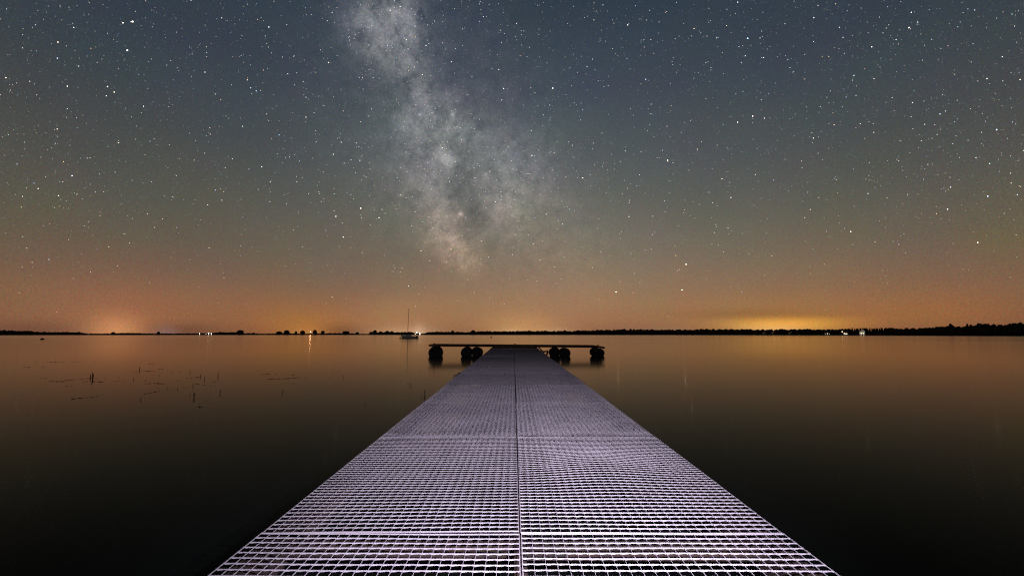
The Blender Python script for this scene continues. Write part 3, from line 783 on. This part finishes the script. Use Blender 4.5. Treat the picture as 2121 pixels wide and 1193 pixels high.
# ------------------------------------------------------------------ stars
T = []
def tile(ox, oy, sc, txt):
    for q in txt.split(';'):
        a, b_, c = q.split(','); T.append((ox+float(a)/sc, oy+float(b_)/sc, float(c)))
tile(0, 0, 3.458, "951,157,3;940,158,2;881,166,2.2;986,146,1;912,363,2.8;415,304,2;411,419,1.8;528,199,1.8;495,54,1.3;430,45,1.4;312,141,1.2;232,199,1.2;770,622,2.2;818,661,2;762,688,1.8;482,619,2;564,476,1.6;651,348,1.4;730,425,1.3;262,367,1.3;42,558,2;213,584,1.6;246,603,1.3;75,647,1.4;124,683,1.2;181,738,1;1029,763,1.8;1223,437,1.4;1468,519,1.8;1588,130,1.6;1553,138,1.2;1627,149,1.2;1260,133,1.2;1264,233,1.3;1091,194,1.3;1100,174,1.2;1358,339,1.3;1381,370,1;838,301,1.2;814,285,1.2;1772,33,1.3;1368,4,1.6;1772,574,1.6;1796,631,1.6;1738,906,1.6;1619,833,1.3;410,925,1.8;274,899,1.2;285,708,1.2;899,777,1.2;850,1024,1.6;1104,995,1.4;1466,1098,1.4;1416,1083,1.1;293,1127,1.3;624,1132,1.3;900,1159,1.2;685,1171,1.1;640,22,1.3;634,104,1.2;466,468,1.2;516,527,1.1;195,433,1.2;203,455,1;194,413,1;426,542,1.1;760,584,1.1;475,331,1.3;1596,63,1.1;1668,408,1.2;1567,463,1;5,138,1.3;127,959,1.1;388,1036,1.1;1113,955,1;1058,920,1;1717,145,1.2;1037,255,1.1;738,35,1.2")
tile(530, 0, 3.458, "93,196,2;546,92,1.6;354,59,1.3;581,58,1.3;513,150,1.4;475,135,1.2;1033,51,1.8;991,55,1.4;962,76,1.8;521,450,1.8;720,378,1.2;1144,267,1.4;1078,287,1.6;1090,354,1.6;1219,328,1.8;1401,443,1.6;1192,537,1.6;1253,542,1.4;1774,636,2;1740,500,1.7;1691,492,1.4;1753,220,1.4;1607,14,1.5;1474,16,1.3;1611,70,1.3;1280,153,1.5;1336,156,1.3;1411,296,1.2;765,558,1.5;359,698,1.6;359,841,1.7;78,818,1.5;554,1106,1.8;745,1150,1.8;632,1170,1.5;754,1122,1.3;827,782,1.5;808,833,1.4;585,992,1.3;605,958,1.3;428,936,1.4;91,866,1.3;277,610,1.4;292,523,1.3;54,504,1.4;13,141,1.4;37,129,1.3;56,151,1.2;89,340,1.4;2,653,1.6;10,539,1.2;125,681,1.2;276,1111,1.3;196,1066,1.2;336,271,1.2;662,271,1.3;458,325,1.1;934,365,1.3;899,337,1.2;1005,413,1.3;32,706,1.1;1242,820,1.4;1180,820,1.4;1170,821,1.4;1410,820,1.4;1344,963,1.3;1357,1110,1.5;1166,1068,1.3;1523,1085,1.3;874,1126,1.2;1366,670,1.3;715,731,1.1;642,741,1.1;409,677,1.2;1652,120,1.2;1660,226,1.1;1772,93,1.2;1798,289,1.2;1358,355,1.2;638,112,1.2;669,1000,1.1;355,874,1.2")
tile(1060, 0, 3.458, "294,633,2.2;34,170,1.6;653,38,1.6;588,145,1.6;830,181,1.9;885,44,1.4;917,139,1.3;966,146,1.4;1055,159,1.4;947,285,1.4;996,287,1.5;949,339,1.4;539,480,1.6;417,488,1.4;373,502,1.2;470,521,1.3;672,297,1.3;722,352,1.4;960,570,1.8;978,577,1.2;1157,416,1.3;848,497,1.3;1180,520,1.3;1306,207,1.7;1398,261,1.4;1354,238,1.3;1412,162,1.3;1424,150,1.3;1468,270,1.5;1478,271,1.3;1690,277,2.4;1778,274,1.5;1795,264,1.3;1673,402,1.7;1803,415,1.8;1509,379,1.3;1618,18,1.9;1541,69,1.4;1603,99,1.3;1799,90,1.3;1790,225,1.4;1644,451,1.5;1390,451,1.4;1427,486,1.4;1654,330,1.3;1713,326,1.2;998,748,1.5;977,779,1.2;1726,833,2.2;1618,877,2;1810,848,1.8;1725,880,1.3;1655,833,1.2;1656,657,1.4;1605,674,1.3;1782,667,1.1;1418,585,1.2;1116,1149,2.1;1358,1016,1.4;1330,1067,1.3;1134,979,1.2;1155,1013,1.2;926,1086,1.4;813,1053,1.2;433,1042,1.4;144,1115,1.8;141,937,1.4;647,954,1.3;228,825,1.4;271,862,1.3;462,752,1.2;472,797,1.1;660,622,1.3;619,580,1.3;511,592,1.2;541,646,1.2;87,224,1.4;26,265,1.3;400,172,1.3;443,48,1.3;295,367,1.2;109,408,1.3;500,405,1.2;128,343,1.3;228,21,1.2;185,41,1.2;1238,878,1.2;1757,1064,1.3;1515,1147,1.2;642,219,1.3;1051,239,1.2;704,1020,1.1;1241,298,1.2")
tile(1590, 0, 3.4576, "1012,200,2.6;1029,91,2;745,337,2.2;920,285,1.7;331,129,1.8;515,198,1.6;540,270,1.6;361,41,1.5;487,30,1.5;329,300,1.5;1483,74,1.6;1640,132,1.4;1686,88,1.3;1774,110,1.2;1681,408,1.8;1571,564,1.9;1808,571,1.8;1458,446,1.4;1108,433,1.4;1076,162,1.5;762,565,1.7;618,542,1.7;633,685,1.5;636,618,1.3;892,701,1.5;848,734,1.4;1038,736,1.8;1234,818,1.8;1274,797,1.6;1125,892,1.7;1197,895,1.4;1240,928,1.2;1214,964,1.5;1101,1010,1.5;1081,1058,1.2;954,1010,1.3;760,949,1.6;726,872,1.3;476,895,1.6;316,953,1.4;328,990,1.8;320,1023,1.3;537,767,1.3;279,850,1.2;102,927,1.2;186,333,1.2;1640,930,2.3;1560,870,1.4;1754,875,1.4;1492,1130,1.7;1590,1172,1.8;1533,1030,1.2;1018,1096,1.3;926,1142,1.3;1140,1120,1.2;1566,202,1.2;1175,284,1.4;720,237,1.3;852,203,1.4;946,216,1.2;713,161,1.2;550,386,1.3;795,374,1.2;883,428,1.2;805,483,1.3;925,515,1.2;180,519,1.3;210,450,1.2;69,407,1.2;5,672,1.3;266,567,1.3;1036,571,1.2;1232,1054,1.2;1520,715,1.2;1657,716,1.2;1741,708,1.2;1626,712,1.1;1362,354,1.2;570,80,1.3;606,257,1.2;1157,72,1.3;910,793,1.2;690,832,1.2;62,240,1.1;1251,232,1.1")
tile(0, 345, 3.458, "516,66,2;419,209,2;273,158,1.8;450,110,1.5;161,214,1.6;153,291,1.4;712,53,1.3;824,41,1.4;648,128,1.3;683,181,1.3;946,98,1.3;589,232,1.3;549,202,1.2;475,245,1.2;435,236,1.2;391,296,1.3;455,299,1.2;1235,216,1.4;1055,338,1.5;1164,376,1.4;949,373,1.3;1265,437,1.3;1543,169,1.5;1603,181,1.4;1589,242,1.6;1488,275,1.6;1614,10,1.4;163,502,1.4;42,477,1.2;490,524,1.3;895,481,1.3;779,574,1.5;351,665,1.7;230,686,1.6;586,626,1.2;840,712,1.4;648,756,1.5;588,716,1.1;1498,582,1.5;1805,578,1.3;1581,695,1.2;1598,761,1.2;1604,799,1.4;1422,863,1.2;1565,976,1.2;397,41,1.2;25,259,1.1;25,367,1.1;207,410,1.1;665,492,1.2;1024,118,1.2;1420,417,1.1;1738,363,1.2;1047,505,1.1;724,334,1.1;276,459,1")
tile(530, 345, 3.458, "751,299,2.3;573,357,2;882,367,1.9;627,505,2;1183,604,1.7;1093,854,1.7;1144,1001,1.4;546,933,1.6;504,980,1.3;645,944,1.3;492,1061,1.1;291,72,1.4;294,109,1.5;451,183,1.4;485,230,1.3;220,268,1.4;103,111,1.5;114,100,1.2;137,44,1.2;453,111,1.2;789,76,1.4;774,69,1.3;757,98,1.3;908,78,1.2;1140,324,1.5;1468,341,1.4;1037,205,1.4;1075,225,1.4;1386,111,1.4;1230,34,1.2;653,188,1.2;683,200,1.2;306,336,1.2;269,454,1.3;297,429,1.2;597,573,1.3;682,583,1.2;1364,684,1.4;1385,638,1.2;1254,453,1.2;986,751,1.3;1024,758,1.2;836,882,1.2;372,821,1.1;386,690,1.1;1443,960,1.3;1448,695,1.1;1452,1088,1;1625,603,1.1;1543,809,1.1;1783,272,1.3;1649,50,1.4;503,464,1.2;514,497,1.1;562,417,1.1;42,2,1.8;75,364,1.1")
tile(1060, 345, 3.458, "508,82,2;1506,88,1.7;1570,222,1.8;1745,58,1.5;1412,185,1.5;827,156,1.4;792,194,1.3;1093,245,1.4;839,359,1.6;1010,357,1.5;1009,487,1.4;614,443,1.3;1232,333,1.3;1277,352,1.2;1549,440,1.5;1573,461,1.2;1551,484,1.2;1651,479,1.2;1518,611,1.4;1698,624,1.3;1434,555,1.3;1175,637,1.6;1249,700,1.8;1201,737,1.4;1187,744,1.4;1169,570,1.2;999,592,1.4;854,622,1.4;879,766,1.4;775,827,1.3;918,833,1.2;869,903,1.4;747,898,1.9;624,952,1.4;1219,883,1.6;1397,803,1.2;1569,860,1.2;1626,863,1.1;1812,777,1.2;1120,1068,1.3;247,342,1.5;117,489,1.4;59,454,1.4;154,553,1.5;218,534,1.3;203,670,1.5;504,576,1.2;778,515,1.2;772,480,1.2;690,94,1.2;334,154,1.2;388,75,1.3;1470,283,1.3;1430,366,1.2;1297,253,1.2;1558,114,1.3;1735,277,1.2;1402,748,1.1;1128,103,1.2;1824,478,1.2;1813,548,1.1;1128,188,1.2")
tile(1590, 345, 3.4576, "595,466,2.2;1505,544,2.4;1577,213,2.1;1289,306,2;1311,148,1.8;1209,337,1.5;1276,178,1.4;1262,156,1.3;305,308,1.6;266,366,1.5;253,249,1.3;421,464,1.4;718,193,1.5;855,226,1.4;768,149,1.3;940,558,1.5;930,536,1.2;976,484,1.3;951,498,1.2;975,593,1.1;822,744,1.3;844,781,1.3;859,834,1.2;1740,792,1.3;1788,202,1.7;1744,119,1.6;1740,48,1.6;1810,144,1.4;1660,35,1.3;1271,48,1.3;1219,60,1.2;1124,17,1.2;30,639,1.5;324,592,1.3;206,761,1.1;218,801,1.1;95,746,1.1;55,806,1.1;409,968,1.1;682,1101,1;1293,709,1.1;965,265,1.2;500,189,1.2;483,76,1.3;246,9,1.4;317,70,1.1;573,602,1.1;404,370,1.2;1389,275,1.1;280,405,1.2;994,75,1.2;127,161,1;1735,303,1.2;1773,443,1")
def mw_density(x, y):
    s = 0
    for a, b_, sx, sy, rt, am in MW[:25]:
        s += am*math.exp(-.5*(((x-a)/sx/1.1)**2+((y-b_)/sy/1.1)**2))
    return s
NAKED = [(1276, 604.6), (1421, 547.4), (1412.5, 600.3), (1762, 480), (2025, 502), (711, 491)]
bright = []
stars = []                                   # (x, y, radius in frame units, radiance)
for x, y, s in T:
    hz = min(1, max(.35, (700-y)/260))
    if min(abs(x-a)+abs(y-b_) for a, b_ in NAKED) < 4: bright.append((x, y, .75, 3.8)); continue
    stars.append((x, y, .40*s+.06, (.24+1.5*max(0, s-1)**1.15)*(.55+.45*hz)))
n = 0
while n < 26000:
    x, y = random.uniform(-500, 2620), random.uniform(-600, 668)
    keep = (.30 if y < 400 else .30*max(.05, (668-y)/268)**1.2) + 14.0*mw_density(x, y)*(1 if y < 430 else .6)
    if random.random() > keep: continue
    n += 1
    m = random.random()
    stars.append((x, y, random.uniform(.34, .50)+.12*m**8, (.08+.11*m+.24*m**4+.9*m**20)*(.5+.5*min(1, max(0, (690-y)/300)))))
RS = 9000.0
oct_v = np.array([(1, 0, 0), (-1, 0, 0), (0, 1, 0), (0, -1, 0), (0, 0, 1), (0, 0, -1)], float)
oct_f = [(0, 2, 4), (2, 1, 4), (1, 3, 4), (3, 0, 4), (2, 0, 5), (1, 2, 5), (3, 1, 5), (0, 3, 5)]
def star_mesh(items, name, sampling):
    vs, fs, cs = [], [], []
    axis = np.array((ROT @ Vector((0, 0, -1)))[:])
    for x, y, r_, lum in items:
        d = np.array(ray(x, y)[:])
        if d[2] < .012: continue
        cz = 1/max(.25, float(np.dot(d, axis)))
        k0 = 6*len(vs); vs.append(d*RS+oct_v*(r_*RS/F/cz)*1.1)
        fs.extend([tuple(i+k0 for i in q) for q in oct_f])
        tcol = rng.normal(0, .19)
        low = min(1, max(0, (y-380)/300))
        col = np.array((1+tcol+.05*low, .99-.05*low, 1-tcol-.22*low))*lum*2.2
        cs.append(np.tile(np.append(col, 1), (6, 1)))
    me = bpy.data.meshes.new(name); me.from_pydata(np.concatenate(vs).tolist(), [], fs); me.update()
    ca = me.attributes.new('starlight', 'FLOAT_COLOR', 'POINT'); ca.data.foreach_set('color', np.concatenate(cs).astype(np.float32).ravel())
    m = bpy.data.materials.new('starlight'); m.use_nodes = True; t = m.node_tree; t.nodes.clear()
    at = N(t, 'ShaderNodeAttribute', attribute_name='starlight'); e = N(t, 'ShaderNodeEmission'); o_ = N(t, 'ShaderNodeOutputMaterial')
    L(t, at.outputs['Color'], e.inputs[0]); L(t, e.outputs[0], o_.inputs[0]); m.cycles.emission_sampling = sampling
    me.materials.append(m)
    o = bpy.data.objects.new(name, me); C.objects.link(o); tag(o, kind='structure')
star_mesh(stars, 'starry_sky', 'NONE')
star_mesh(bright, 'bright_star_sky', 'FRONT')
